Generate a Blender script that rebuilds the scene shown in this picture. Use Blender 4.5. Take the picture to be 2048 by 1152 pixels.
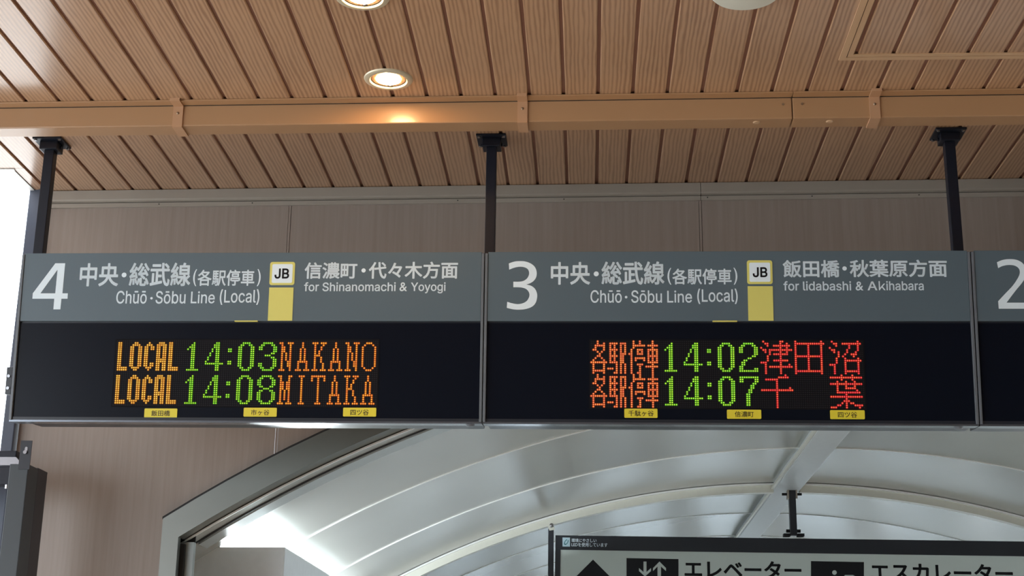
import bpy, bmesh, math, random
from mathutils import Vector, Matrix
from mathutils.geometry import delaunay_2d_cdt

random.seed(4)
for o in list(bpy.data.objects):
    bpy.data.objects.remove(o)
C = bpy.context.scene.collection
SC = bpy.context.scene

# ------------------------------------------------------------------ camera
EYE = 1.60                                   # eye height above the concourse floor
FPX = 2955.0
MX = Vector((0.99867638, 0.00215981, 0.051389))
MY = Vector((0.04979708, -0.29068331, -0.95552261))
MZ = Vector((0.01287418, 0.95681688, -0.29040611))
cam_d = bpy.data.cameras.new('camera')
cam_d.sensor_width = 36.0
cam_d.lens = FPX * 36.0 / 2048.0
cam_d.clip_start = 0.05
cam_d.clip_end = 500
cam = bpy.data.objects.new('camera', cam_d)
C.objects.link(cam)
cam.matrix_world = Matrix(((MX.x, MX.y, MX.z, 0), (MY.x, MY.y, MY.z, 0), (MZ.x, MZ.y, MZ.z, EYE), (0, 0, 0, 1)))
SC.camera = cam

# ------------------------------------------------------------------ world, exposure
SKY_STRENGTH = 7.0
world = bpy.data.worlds.new('bright_overcast_sky')
SC.world = world
world.use_nodes = True
wn = world.node_tree
bg = wn.nodes['Background']
bg.inputs[0].default_value = (0.86, 0.93, 1.0, 1)
bg.inputs[1].default_value = SKY_STRENGTH
SC.view_settings.view_transform = 'Standard'
SC.view_settings.look = 'None'
SC.view_settings.gamma = 1
SC.view_settings.use_curve_mapping = False
SC.view_settings.exposure = 0.0
SC.cycles.max_bounces = 8
SC.cycles.diffuse_bounces = 5
SC.cycles.sample_clamp_indirect = 6

for _y, _row in ((4.5, (-0.665,)), (3.3, (-1.9, -0.68, 0.6, 1.9)), (2.1, (-1.9, -0.68, 0.6, 1.9)), (0.9, (-1.9, -0.68, 0.6, 1.9))):
    for _x in _row:                           # added warm spots without fixtures, brightening the ceiling; first row boosts the visible downlight
        _l = bpy.data.lights.new('added_warm_spot', 'SPOT')
        _l.energy = 105
        _l.color = (1.0, 0.76, 0.52)
        _l.spot_size = math.radians(75 if _y < 4 else 38)
        _l.spot_blend = 0.6
        _l.shadow_soft_size = 0.045
        _o = bpy.data.objects.new('added_warm_spot', _l)
        C.objects.link(_o)
        _o.location = (_x, _y, EYE + 2.095)

# ------------------------------------------------------------------ measuring helpers (surveyed from the lens position)
def ray(x, y):
    c = Vector((x - 1024.0, 576.0 - y, -FPX))
    return Vector((MX.dot(c), MY.dot(c), MZ.dot(c)))
def on_z(x, y, z):                            # point on a horizontal plane, z above the floor
    r = ray(x, y)
    k = (z - EYE) / r.z
    return Vector((r.x * k, r.y * k, z))
def on_y(x, y, Y, yaw=0.0):                   # point on a vertical plane facing the room
    r = ray(x, y)
    n = Vector((-math.sin(yaw), math.cos(yaw), 0))
    k = Y / r.dot(n)
    return Vector((r.x * k, r.y * k, r.z * k + EYE))

# ------------------------------------------------------------------ materials
def new_mat(name):
    m = bpy.data.materials.new(name)
    m.use_nodes = True
    return m, m.node_tree, m.node_tree.nodes['Principled BSDF']
def plain(name, col, rough=0.5, metal=0.0, coat=0.0, spec=0.5, vary=0.05, scale=30.0, bump=0.0):
    m, nt, p = new_mat(name)
    tc = nt.nodes.new('ShaderNodeTexCoord')
    ns = nt.nodes.new('ShaderNodeTexNoise')
    ns.inputs['Scale'].default_value = scale
    ns.inputs['Detail'].default_value = 4
    nt.links.new(tc.outputs['Object'], ns.inputs['Vector'])
    mr = nt.nodes.new('ShaderNodeMapRange')
    mr.inputs['To Min'].default_value = 1 - vary
    mr.inputs['To Max'].default_value = 1 + vary
    nt.links.new(ns.outputs['Fac'], mr.inputs['Value'])
    vm = nt.nodes.new('ShaderNodeVectorMath')
    vm.operation = 'SCALE'
    vm.inputs[0].default_value = col
    nt.links.new(mr.outputs[0], vm.inputs['Scale'])
    nt.links.new(vm.outputs[0], p.inputs['Base Color'])
    p.inputs['Roughness'].default_value = rough
    p.inputs['Metallic'].default_value = metal
    p.inputs['Coat Weight'].default_value = coat
    p.inputs['Coat Roughness'].default_value = 0.15
    p.inputs['Specular IOR Level'].default_value = spec
    if bump:
        b = nt.nodes.new('ShaderNodeBump')
        b.inputs['Strength'].default_value = bump
        b.inputs['Distance'].default_value = 0.002
        nt.links.new(ns.outputs['Fac'], b.inputs['Height'])
        nt.links.new(b.outputs[0], p.inputs['Normal'])
    return m
def emit(name, col, strength, vary_col=None):
    m = bpy.data.materials.new(name)
    m.use_nodes = True
    nt = m.node_tree
    nt.nodes.clear()
    e = nt.nodes.new('ShaderNodeEmission')
    out = nt.nodes.new('ShaderNodeOutputMaterial')
    e.inputs[0].default_value = (*col, 1)
    e.inputs[1].default_value = strength
    if vary_col:
        tc = nt.nodes.new('ShaderNodeTexCoord')
        ns = nt.nodes.new('ShaderNodeTexNoise')
        ns.inputs['Scale'].default_value = 42
        ns.inputs['Detail'].default_value = 3
        nt.links.new(tc.outputs['Object'], ns.inputs['Vector'])
        cr = nt.nodes.new('ShaderNodeValToRGB')
        cr.color_ramp.elements[0].position = 0.36
        cr.color_ramp.elements[1].position = 0.64
        cr.color_ramp.elements[0].color = (*col, 1)
        cr.color_ramp.elements[1].color = (*vary_col, 1)
        nt.links.new(ns.outputs['Fac'], cr.inputs[0])
        nt.links.new(cr.outputs[0], e.inputs[0])
        m.cycles.emission_sampling = 'NONE'
    nt.links.new(e.outputs[0], out.inputs[0])
    return m
def grained(name, c1, c2, scale, stretch, rough, coat=0.0, contrast=(0.35, 0.65), coat_rough=0.2, wave=True, spec=0.5, streak=0.0):
    """wood-look sheet metal: grain lines running along the stretched axis"""
    m, nt, p = new_mat(name)
    N, L = nt.nodes, nt.links
    tc = N.new('ShaderNodeTexCoord')
    oi = N.new('ShaderNodeObjectInfo')
    mp = N.new('ShaderNodeMapping')
    mp.inputs['Scale'].default_value = stretch
    add = N.new('ShaderNodeVectorMath'); add.operation = 'ADD'
    mul = N.new('ShaderNodeVectorMath'); mul.operation = 'SCALE'
    mul.inputs[0].default_value = (7.3, 3.1, 5.7)
    L.new(oi.outputs['Random'], mul.inputs['Scale'])
    L.new(tc.outputs['Object'], add.inputs[0]); L.new(mul.outputs[0], add.inputs[1])
    L.new(add.outputs[0], mp.inputs['Vector'])
    ns = N.new('ShaderNodeTexNoise')
    ns.inputs['Scale'].default_value = scale
    ns.inputs['Detail'].default_value = 5
    ns.inputs['Roughness'].default_value = 0.6
    L.new(mp.outputs[0], ns.inputs['Vector'])
    src = ns.outputs['Fac']
    if wave:
        wv = N.new('ShaderNodeTexWave')
        wv.wave_type = 'BANDS'; wv.bands_direction = 'X'
        wv.inputs['Scale'].default_value = 22
        wv.inputs['Distortion'].default_value = 5.0
        wv.inputs['Detail'].default_value = 3
        wv.inputs['Detail Scale'].default_value = 1.3
        wv.inputs['Detail Roughness'].default_value = 0.55
        L.new(mp.outputs[0], wv.inputs['Vector'])
        mx = N.new('ShaderNodeMix'); mx.data_type = 'FLOAT'
        mx.inputs['Factor'].default_value = 0.5
        L.new(wv.outputs['Fac'], mx.inputs[2]); L.new(ns.outputs['Fac'], mx.inputs[3])
        src = mx.outputs[0]
    cr = N.new('ShaderNodeValToRGB')
    cr.color_ramp.elements[0].position = contrast[0]
    cr.color_ramp.elements[1].position = contrast[1]
    cr.color_ramp.elements[0].color = (*c1, 1)
    cr.color_ramp.elements[1].color = (*c2, 1)
    L.new(src, cr.inputs[0])
    L.new(cr.outputs[0], p.inputs['Base Color'])
    p.inputs['Roughness'].default_value = rough
    p.inputs['Coat Weight'].default_value = coat
    p.inputs['Coat Roughness'].default_value = coat_rough
    p.inputs['Specular IOR Level'].default_value = spec
    return m

M = {}
M['plank'] = grained('wood_look_plank', (0.30, 0.160, 0.085), (0.49, 0.300, 0.175), 9.0, (1, 0.11, 1), 0.32, coat=0.7, contrast=(0.18, 0.62), coat_rough=0.18)
M['recess'] = plain('plank_joint', (0.26, 0.13, 0.09), 0.6)
M['tan'] = plain('tan_painted_metal', (0.41, 0.235, 0.118), 0.34, coat=0.35, vary=0.03, scale=8)
M['tan_pale'] = plain('tan_painted_trim', (0.55, 0.36, 0.21), 0.4, vary=0.03)
M['cream'] = plain('cream_aluminium', (0.33, 0.295, 0.25), 0.35, coat=0.2, vary=0.03)
M['trim_white'] = plain('pale_trim', (0.72, 0.72, 0.70), 0.4)
M['wall'] = grained('wood_look_wall', (0.255, 0.205, 0.172), (0.300, 0.248, 0.212), 60.0, (1, 1, 0.035), 0.42, coat=0.1, contrast=(0.3, 0.7), wave=False)
M['black_metal'] = plain('black_powder_coat', (0.008, 0.011, 0.020), 0.4, spec=0.35)
M['post_metal'] = plain('dark_blue_grey_post', (0.07, 0.085, 0.12), 0.4)
M['housing'] = plain('sign_housing_dark', (0.016, 0.020, 0.028), 0.36, coat=0.1)
M['rim'] = plain('sign_rim_grey', (0.13, 0.15, 0.17), 0.35)
M['lip'] = plain('sign_lower_lip', (0.20, 0.22, 0.25), 0.22, metal=0.8)
M['header'] = plain('sign_header_grey', (0.092, 0.134, 0.160), 0.38, coat=0.25, vary=0.02, scale=3)
M['letter'] = plain('sign_lettering_white', (0.75, 0.88, 0.95), 0.5, vary=0.01)
M['yellow'] = plain('line_colour_yellow', (0.68, 0.65, 0.17), 0.45, vary=0.02)
M['plate'] = plain('station_plate_yellow', (0.74, 0.64, 0.045), 0.4, vary=0.02)
M['ink'] = plain('black_ink', (0.008, 0.009, 0.012), 0.6, spec=0.2)
M['ink_brown'] = plain('dark_plate_ink', (0.05, 0.035, 0.01), 0.5)
M['screen'] = plain('black_acrylic', (0.004, 0.006, 0.012), 0.25, coat=0.0, spec=0.15)
M['matrix'] = plain('led_board_black', (0.006, 0.006, 0.008), 0.7, spec=0.1)
M['dot_off'] = plain('unlit_led', (0.014, 0.013, 0.016), 0.6, spec=0.2)
M['steel'] = plain('stainless_steel', (0.25, 0.265, 0.245), 0.38, metal=0.8, vary=0.12, scale=4)
M['steel_dark'] = plain('shadow_gap_black', (0.012, 0.012, 0.012), 0.7)
M['steel_pale'] = plain('pale_steel_lining', (0.33, 0.37, 0.36), 0.4, metal=0.5, vary=0.08, scale=6)
M['channel'] = plain('canopy_edge_channel', (0.48, 0.53, 0.53), 0.3, metal=0.4)
M['sheet'] = plain('canopy_sheet_metal', (0.50, 0.505, 0.475), 0.25, metal=0.45, vary=0.05, scale=1.2)
M['rib'] = plain('canopy_rib_cream', (0.66, 0.67, 0.60), 0.35, metal=0.2)
M['ridge'] = plain('canopy_ridge_grey', (0.56, 0.60, 0.61), 0.4, metal=0.1)
M['bead'] = plain('canopy_seam_bead', (0.88, 0.91, 0.90), 0.25, metal=0.2)
M['pane'], _nt, _p = new_mat('tinted_glass')
_p.inputs['Base Color'].default_value = (0.16, 0.18, 0.19, 1)
_p.inputs['Transmission Weight'].default_value = 1.0
_p.inputs['Roughness'].default_value = 0.12
_p.inputs['IOR'].default_value = 1.1
M['parapet'] = plain('parapet_cladding', (0.80, 0.85, 0.87), 0.4, metal=0.2)
M['floor'] = plain('floor_terrazzo', (0.47, 0.445, 0.41), 0.35, vary=0.15, scale=60)
M['plaster'] = plain('dark_plaster', (0.22, 0.21, 0.20), 0.7)
M['strap'] = plain('strap_metal', (0.49, 0.285, 0.16), 0.4, vary=0.02)
M['cabinet'] = plain('cabinet_dark_grey', (0.040, 0.050, 0.056), 0.4)
M['lamp_rim'] = plain('downlight_rim', (0.60, 0.53, 0.38), 0.35, metal=0.2)
M['lamp_inner'] = plain('downlight_reflector', (0.012, 0.011, 0.009), 0.6)
M['disc'] = plain('off_white_plastic', (0.66, 0.68, 0.60), 0.5, vary=0.01)
M['screw'] = plain('screw_metal', (0.28, 0.20, 0.13), 0.35, metal=0.6)
M['bolt'] = plain('zinc_bolt', (0.36, 0.37, 0.39), 0.25, metal=0.9)
M['face_white'] = plain('sign_face_pale', (0.52, 0.60, 0.58), 0.45, coat=0.1, vary=0.03, scale=2)
M['teal'] = plain('teal_print', (0.03, 0.16, 0.19), 0.5)
M['pale_blue'] = plain('pale_blue_print', (0.42, 0.58, 0.66), 0.5)
M['lamp'] = emit('halogen_glow', (1.0, 0.60, 0.28), 105.0)
M['fill_tube'] = emit('fill_tube_glow', (0.90, 0.97, 1.0), 240.0)
def led(name, a, b, dim):
    M[name] = emit('led_' + name + '_core', a, 1.0, b)
    M[name + '_rim'] = emit('led_' + name + '_rim', dim, 1.0, tuple(0.8 * x for x in dim))  # outer ring paints the glow that LEDs spill onto the board
led('amber', (1.35, 0.86, 0.16), (1.4, 0.58, 0.12), (0.34, 0.12, 0.012))
led('orange', (1.4, 0.62, 0.07), (1.4, 0.32, 0.08), (0.40, 0.085, 0.012))
led('vermilion', (1.35, 0.46, 0.13), (1.30, 0.25, 0.14), (0.45, 0.065, 0.015))
led('red', (1.25, 0.22, 0.09), (1.15, 0.075, 0.12), (0.42, 0.018, 0.012))
led('green', (0.42, 1.05, 0.09), (0.75, 1.15, 0.08), (0.05, 0.19, 0.008))

# ------------------------------------------------------------------ object helpers
def link(name, me, mats, parent=None, loc=None):
    o = bpy.data.objects.new(name, me)
    C.objects.link(o)
    if mats and not me.materials:
        for m in (mats if isinstance(mats, (list, tuple)) else [mats]):
            me.materials.append(m)
    if parent:
        o.parent = parent
    if loc:
        o.location = loc
    return o
def obj(name, bm, mats, parent=None, loc=None, smooth=False):
    bmesh.ops.recalc_face_normals(bm, faces=bm.faces)
    me = bpy.data.meshes.new(name)
    bm.to_mesh(me)
    bm.free()
    if smooth:
        for p in me.polygons:
            p.use_smooth = True
        me.set_sharp_from_angle(angle=math.radians(35))
    return link(name, me, mats, parent, loc)
def empty(name, loc=(0, 0, 0), rot=(0, 0, 0)):
    o = bpy.data.objects.new(name, None)
    C.objects.link(o)
    o.location = loc
    o.rotation_euler = rot
    o.empty_display_size = 0.1
    return o
def tag(o, label, cat, group=None):
    o['label'] = label
    o['category'] = cat
    if group:
        o['group'] = group
    return o
def struct(o, label=None):
    o['kind'] = 'structure'
    if label:
        o['label'] = label
    return o
def box(bm, x0, x1, y0, y1, z0, z1, mi=0, bevel=0.0):
    vs = [bm.verts.new((x, y, z)) for x in (x0, x1) for y in (y0, y1) for z in (z0, z1)]
    fs = []
    for q in ((0, 1, 3, 2), (4, 6, 7, 5), (0, 4, 5, 1), (2, 3, 7, 6), (0, 2, 6, 4), (1, 5, 7, 3)):
        f = bm.faces.new([vs[i] for i in q])
        f.material_index = mi
        fs.append(f)
    if bevel:
        es = list({e for f in fs for e in f.edges})
        r = bmesh.ops.bevel(bm, geom=es, offset=bevel, segments=2, affect='EDGES', profile=0.6)
        for f in r['faces']:
            f.material_index = mi
    return vs
def boxobj(name, x0, x1, y0, y1, z0, z1, m, parent=None, bevel=0.0, loc=None):
    bm = bmesh.new()
    box(bm, x0, x1, y0, y1, z0, z1, 0, bevel)
    return obj(name, bm, m, parent, loc)
def cyl(bm, c, r, d, axis='Z', n=24, mi=0, r2=None):
    """cylinder from c along +axis by d"""
    r2 = r if r2 is None else r2
    ring = []
    for k, (rr, t) in enumerate(((r, 0), (r2, d))):
        vs = []
        for i in range(n):
            a = 2 * math.pi * i / n
            p, q = rr * math.cos(a), rr * math.sin(a)
            v = {'Z': (p, q, t), 'Y': (p, t, q), 'X': (t, p, q)}[axis]
            vs.append(bm.verts.new((c[0] + v[0], c[1] + v[1], c[2] + v[2])))
        ring.append(vs)
    for i in range(n):
        f = bm.faces.new((ring[0][i], ring[0][(i + 1) % n], ring[1][(i + 1) % n], ring[1][i]))
        f.material_index = mi
    for vs in ring:
        f = bm.faces.new(vs)
        f.material_index = mi
def lathe(bm, prof, c=(0, 0, 0), n=40, mi=0, close=False):
    """prof: list of (radius, z), spun round Z"""
    rings = []
    for r, z in prof:
        if r < 1e-6:
            rings.append([bm.verts.new((c[0], c[1], c[2] + z))])
        else:
            rings.append([bm.verts.new((c[0] + r * math.cos(2 * math.pi * i / n), c[1] + r * math.sin(2 * math.pi * i / n), c[2] + z)) for i in range(n)])
    for a, b in zip(rings, rings[1:]):
        for i in range(n):
            j = (i + 1) % n
            q = [a[i % len(a)], a[j % len(a)], b[j % len(b)], b[i % len(b)]]
            q = [v for k, v in enumerate(q) if v not in q[:k]]
            if len(q) > 2:
                bm.faces.new(q).material_index = mi
def prism(bm, pts, y0, y1, mi=0):
    """polygon in x,z pulled from y0 to y1"""
    a = [bm.verts.new((p[0], y0, p[1])) for p in pts]
    b = [bm.verts.new((p[0], y1, p[1])) for p in pts]
    bm.faces.new(a).material_index = mi
    bm.faces.new(b[::-1]).material_index = mi
    for i in range(len(pts)):
        j = (i + 1) % len(pts)
        bm.faces.new((a[i], b[i], b[j], a[j])).material_index = mi
def rrect(x0, x1, z0, z1, r, n=5):
    pts = []
    for cx, cz, a0 in ((x1 - r, z1 - r, 0), (x0 + r, z1 - r, 90), (x0 + r, z0 + r, 180), (x1 - r, z0 + r, 270)):
        for i in range(n + 1):
            a = math.radians(a0 + 90 * i / n)
            pts.append((cx + r * math.cos(a), cz + r * math.sin(a)))
    return pts

# ------------------------------------------------------------------ lettering
try:
    SANS = bpy.data.fonts.load(bpy.utils.resource_path('LOCAL') + '/datafiles/fonts/Inter.woff2')
except Exception:
    SANS = None
def glyph_mesh(body, font=None, bold=0.0):
    """flat outline mesh of a word in x,z; strokes thickened by ribbons round the outline. Returns verts, faces, bounds"""
    cu = bpy.data.curves.new('lettering', 'FONT')
    cu.body = body
    cu.resolution_u = 4
    if font:
        cu.font = font
    to = bpy.data.objects.new('lettering', cu)
    C.objects.link(to)
    dg = bpy.context.evaluated_depsgraph_get()
    ev = to.evaluated_get(dg)
    me = ev.to_mesh()
    vs = [(v.co.x, v.co.y) for v in me.vertices]
    fs = [tuple(p.vertices) for p in me.polygons]
    ev.to_mesh_clear()
    bpy.data.objects.remove(to)
    bpy.data.curves.remove(cu)
    if bold:
        cnt = {}
        for f in fs:
            for i in range(len(f)):
                e = tuple(sorted((f[i], f[(i + 1) % len(f)])))
                cnt[e] = cnt.get(e, 0) + 1
        edge = [e for e, c in cnt.items() if c == 1]
        rim = {i for e in edge for i in e}
        for a, b in edge:
            (ax, ay), (bx, by) = vs[a], vs[b]
            l = math.hypot(bx - ax, by - ay)
            if l < 1e-7:
                continue
            nx, ny = -(by - ay) / l * bold, (bx - ax) / l * bold
            k = len(vs)
            vs += [(ax + nx, ay + ny), (bx + nx, by + ny), (bx - nx, by - ny), (ax - nx, ay - ny)]
            fs.append((k, k + 1, k + 2, k + 3))
        for i in rim:
            x, y = vs[i]
            k = len(vs)
            vs += [(x + bold * math.cos(math.pi * j / 3), y + bold * math.sin(math.pi * j / 3)) for j in range(6)]
            fs.append(tuple(range(k, k + 6)))
    return vs, fs
def fit_text(bm, body, u0, u1, v0, v1, y, font=None, bold=0.0):
    vs, fs = glyph_mesh(body, font, bold)
    xs = [v[0] for v in vs]; ys = [v[1] for v in vs]
    ax, bx, ay, by = min(xs), max(xs), min(ys), max(ys)
    nv = [bm.verts.new((u0 + (x - ax) / (bx - ax) * (u1 - u0), y, v0 + (z - ay) / (by - ay) * (v1 - v0))) for x, z in vs]
    for f in fs:
        try:
            bm.faces.new([nv[i] for i in f])
        except ValueError:
            pass
def fill_poly(bm, pts, y):
    vs, es, fs, _, _, _ = delaunay_2d_cdt([Vector(p) for p in pts], [], [tuple(range(len(pts)))], 1, 1e-7)
    nv = [bm.verts.new((v.x, y, v.y)) for v in vs]
    for f in fs:
        bm.faces.new([nv[i] for i in f])
def flat_obj(name, bm, m, parent):
    me = bpy.data.meshes.new(name)
    bm.to_mesh(me)
    bm.free()
    return link(name, me, m, parent)

# ================================================================== SETTING
CEIL = EYE + 2.12
# ---- floor
fl = boxobj('floor', -14, 12, -9, 30, -0.12, 0.0, M['floor'])
struct(fl, 'pale grey concourse floor below the signs')
# ---- ceiling of long wood-look metal planks
WYAW = math.radians(-1.15)
def wall_y(x):
    return 5.5635 + x * math.tan(WYAW)
ceil = boxobj('ceiling', -7.0, 7.0, -7.0, 5.72, CEIL + 0.0085, CEIL + 0.12, M['recess'])
struct(ceil, 'wood-look metal plank ceiling over the concourse')
# cut the far left corner away: the ceiling stops short there
ceil.data.clear_geometry()
bm = bmesh.new()
box(bm, -7.0, 7.0, -7.0, 5.345, CEIL + 0.0085, CEIL + 0.12)
box(bm, -2.285, 7.0, 5.345, 5.75, CEIL + 0.0085, CEIL + 0.12)
bm.to_mesh(ceil.data); bm.free()
ceil.data.materials.clear(); ceil.data.materials.append(M['recess'])
PITCH = 0.1185
def plank_mesh(y0, y1):
    bm = bmesh.new()
    w = PITCH / 2 - 0.0055
    # shallow tray: flat face with rolled edges
    prof = [(-w, 0.008), (-w, 0.003), (-w + 0.003, 0.0), (w - 0.003, 0.0), (w, 0.003), (w, 0.008)]
    a = [bm.verts.new((x, y0, z)) for x, z in prof]
    b = [bm.verts.new((x, y1, z)) for x, z in prof]
    for i in range(len(prof) - 1):
        bm.faces.new((a[i], a[i + 1], b[i + 1], b[i]))
    bm.faces.new(a); bm.faces.new(b[::-1])
    bmesh.ops.recalc_face_normals(bm, faces=bm.faces)
    me = bpy.data.meshes.new('plank')
    bm.to_mesh(me); bm.free()
    me.materials.append(M['plank'])
    return me
pl_long = plank_mesh(-4.0, 0.0)
k0 = -27
for k in range(k0, 42):
    gx = -1.3855 + PITCH * k                 # joint centre
    cx = gx + PITCH / 2
    yend = wall_y(cx) - 0.004 if cx - PITCH / 2 > -2.30 else 5.335
    o = link('plank', pl_long, None, ceil, (cx, yend, CEIL))
# ---- pale trim round the cut corner of the ceiling
bm = bmesh.new()
box(bm, -4.6, -2.262, 5.338, 5.354, CEIL - 0.003, CEIL + 0.03)
box(bm, -2.288, -2.266, 5.354, 5.62, CEIL - 0.003, CEIL + 0.03)
t = obj('trim_1', bm, M['trim_white']); struct(t, 'pale metal edge trim round the cut corner of the ceiling')
boxobj('plank', -2.2625, -2.2225, 5.337, wall_y(-2.24) - 0.004, CEIL, CEIL + 0.008, M['plank'], ceil)
# ---- back wall
wall = empty('wall_back', (0, wall_y(0), 0), (0, 0, WYAW))
struct(wall, 'beige wood-look panelled wall behind the departure boards')
WZ = CEIL - 0.07
VX, VZ, VR = 1.215, EYE + 1.510, 5.126        # canopy vault: crown x, crown height, radius
def arc_z(x, r):
    d = x - VX
    return VZ - VR + math.sqrt(max(0.0, r * r - d * d))
XL = -1.620
RO = VR + 0.103
RI = VR + 0.006
def wall_panel(x0, x1):
    xs = [x0]
    step = 0.1
    n = max(1, int((x1 - x0) / step))
    xs = [x0 + (x1 - x0) * i / n for i in range(n + 1)]
    if x0 < XL < x1:
        xs = sorted([x for x in xs if abs(x - XL) > 0.03] + [XL - 1e-4, XL])
    bm = bmesh.new()
    XR = 2 * VX - XL
    def low(x):
        return 0.0 if (x < XL or x > XR) else arc_z(x, RO)
    for a, b in zip(xs, xs[1:]):
        if b - a < 1e-3:
            continue
        za, zb = low(a), low(b)
        if a >= XL and b <= XR + 1e-6:
            pts = [(a, za), (b, zb), (b, WZ), (a, WZ)]
        else:
            pts = [(a, 0), (b, 0), (b, WZ), (a, WZ)]
        prism(bm, pts, 0.0, 0.03)
    bmesh.ops.remove_doubles(bm, verts=bm.verts, dist=1e-5)
    return obj('wall_panel', bm, M['wall'], wall)
JO = (-1.206, 0.446, 2.098)
ed = [-2.234] + list(JO) + [3.75, 5.40, 6.9]
for a, b in zip(ed, ed[1:]):
    wall_panel(a + 0.006 if a > -2.2 else a, b - 0.006)
for j in JO:
    zlow = arc_z(j, RO)
    boxobj('joint_strip', j - 0.0042, j + 0.0042, -0.001, 0.01, zlow, WZ, M['wall'], wall)
boxobj('backing', -2.232, 6.9, 0.031, 0.05, VZ + 0.12, CEIL + 0.1, M['steel_dark'], wall)
# mouldings under the ceiling
def moulding(x0, x1):
    bm = bmesh.new()
    pts = [(0.0, CEIL - 0.002), (-0.022, CEIL - 0.002), (-0.022, CEIL - 0.040), (-0.018, CEIL - 0.046), (-0.005, CEIL - 0.050), (0.0, CEIL - 0.050)]
    a = [bm.verts.new((x0, p[0], p[1])) for p in pts]
    b = [bm.verts.new((x1, p[0], p[1])) for p in pts]
    for i in range(len(pts)):
        j = (i + 1) % len(pts)
        bm.faces.new((a[i], a[j], b[j], b[i]))
    bm.faces.new(a); bm.faces.new(b[::-1])
    obj('ceiling_moulding', bm, M['cream'], wall)
    boxobj('moulding_strip', x0, x1, -0.008, 0.012, CEIL - 0.071, CEIL - 0.053, M['cream'], wall)
moulding(-2.212, 0.4475)
moulding(0.4495, 5.2)
for px in (320, 506, 916, 1128, 1415, 1624, 1838):
    p = on_y(px, 400, wall_y(0) * math.cos(WYAW), WYAW)
    bm = bmesh.new(); cyl(bm, (p.x, -0.0095, CEIL - 0.060), 0.0024, 0.003, 'Y', 8)
    obj('screw', bm, M['ink'], wall)
# dark post closing the wall's left edge, and the low wall outside it
cp = boxobj('corner_post', -0.024, 0.024, -0.03, 0.03, 0, CEIL + 0.02, M['post_metal'], bevel=0.004, loc=(-2.262, 5.605, 0))
tag(cp, 'dark blue-grey square corner post at the wall edge, behind the leftmost hanger', 'post')
lw = boxobj('wall_left', -4.5, -2.265, 5.70, 5.80, 0.0, EYE + 0.93, M['wall'])
struct(lw, 'low beige wall outside the corner post at far left')
# right wall and rear pier keep the hall enclosed away from the camera
rw = boxobj('wall_right', 6.9, 7.1, -7.0, 5.4, 0, CEIL + 0.1, M['plaster'])
struct(rw, 'plain plaster wall closing the hall to the right')
fw = boxobj('wall_front', -7.0, 7.1, -7.2, -7.0, 0, CEIL + 0.1, M['plaster'])
struct(fw, 'plain plaster wall behind the viewer')

# ---- stainless frame round the arched opening
fr = empty('door_1', (0, wall_y(0), 0), (0, 0, WYAW))
struct(fr, 'arched opening in the back wall with a stainless steel frame')
XR = 2 * VX - XL
def ring_sector(bm, r0, r1, x0, x1, y0, y1, n=48):
    """band between two radii, between x0 and x1 (each measured on its own radius)"""
    def pt(r, x):
        return (x, arc_z(x, r))
    inn, out = [], []
    for i in range(n + 1):
        t = i / n
        out.append(pt(r1, x0[1] + (x1[1] - x0[1]) * t))
        inn.append(pt(r0, x0[0] + (x1[0] - x0[0]) * t))
    for i in range(n):
        vs = []
        for y in (y0, y1):
            vs.append([bm.verts.new((p[0], y, p[1])) for p in (inn[i], inn[i + 1], out[i + 1], out[i])])
        a, b = vs
        bm.faces.new(a); bm.faces.new(b[::-1])
        bm.faces.new((a[0], b[0], b[1], a[1])); bm.faces.new((a[3], a[2], b[2], b[3]))
        if i == 0:
            bm.faces.new((a[0], a[3], b[3], b[0]))
        if i == n - 1:
            bm.faces.new((a[1], b[1], b[2], a[2]))
    bmesh.ops.remove_doubles(bm, verts=bm.verts, dist=1e-5)
IXL = XL + 0.068
bm = bmesh.new()
ring_sector(bm, RI, RO - 0.003, (IXL, XL + 0.003), (2 * VX - IXL, XR - 0.003), -0.035, 0.16)
obj('arch_casing', bm, M['steel'], fr, smooth=True)
for s in (0, 1):
    def mxx(x):
        return x if s == 0 else 2 * VX - x
    bm = bmesh.new()
    prism(bm, [(mxx(XL + 0.003), 0.0), (mxx(IXL), 0.0), (mxx(IXL), arc_z(IXL, RI)), (mxx(XL + 0.003), arc_z(XL + 0.003, RO - 0.003))], -0.035, 0.0)
    obj('side_casing', bm, M['steel'], fr)
    bm = bmesh.new()
    a, b = sorted((mxx(IXL - 0.01), mxx(IXL + 0.016)))
    box(bm, a, b, 0.002, 0.02, 0.0, arc_z(IXL, VR - 0.012))
    obj('shadow_gap', bm, M['steel_dark'], fr)
    bm = bmesh.new()
    a, b = sorted((mxx(IXL - 0.005), mxx(IXL + 0.046)))
    box(bm, a, b, 0.022, 0.05, 0.0, arc_z(IXL + 0.03, VR - 0.02))
    obj('side_lining', bm, M['steel_pale'], fr)
bm = bmesh.new()
ring_sector(bm, RO - 0.003, RO + 0.005, (XL, XL), (XR, XR), -0.033, 0.0)
obj('shadow_gap', bm, M['steel_dark'], fr)
bm = bmesh.new()
ring_sector(bm, VR + 0.001, VR + 0.005, (IXL + 0.01, IXL + 0.01), (2 * VX - IXL, 2 * VX - IXL), 0.16, 0.176)
obj('shadow_gap', bm, M['steel_dark'], fr)
bm = bmesh.new()
ring_sector(bm, VR - 0.006, VR + 0.001, (IXL + 0.02, IXL + 0.02), (2 * VX - IXL, 2 * VX - IXL), 0.178, 0.30)
obj('arch_lining', bm, M['channel'], fr, smooth=True)

boxobj('sky_block_plate', -2.2, IXL + 0.042, 0.052, 0.06, 0.0, VZ - 0.1, M['steel_dark'], fr)  # unseen plate added to block sky leaking past the frame corner

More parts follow.
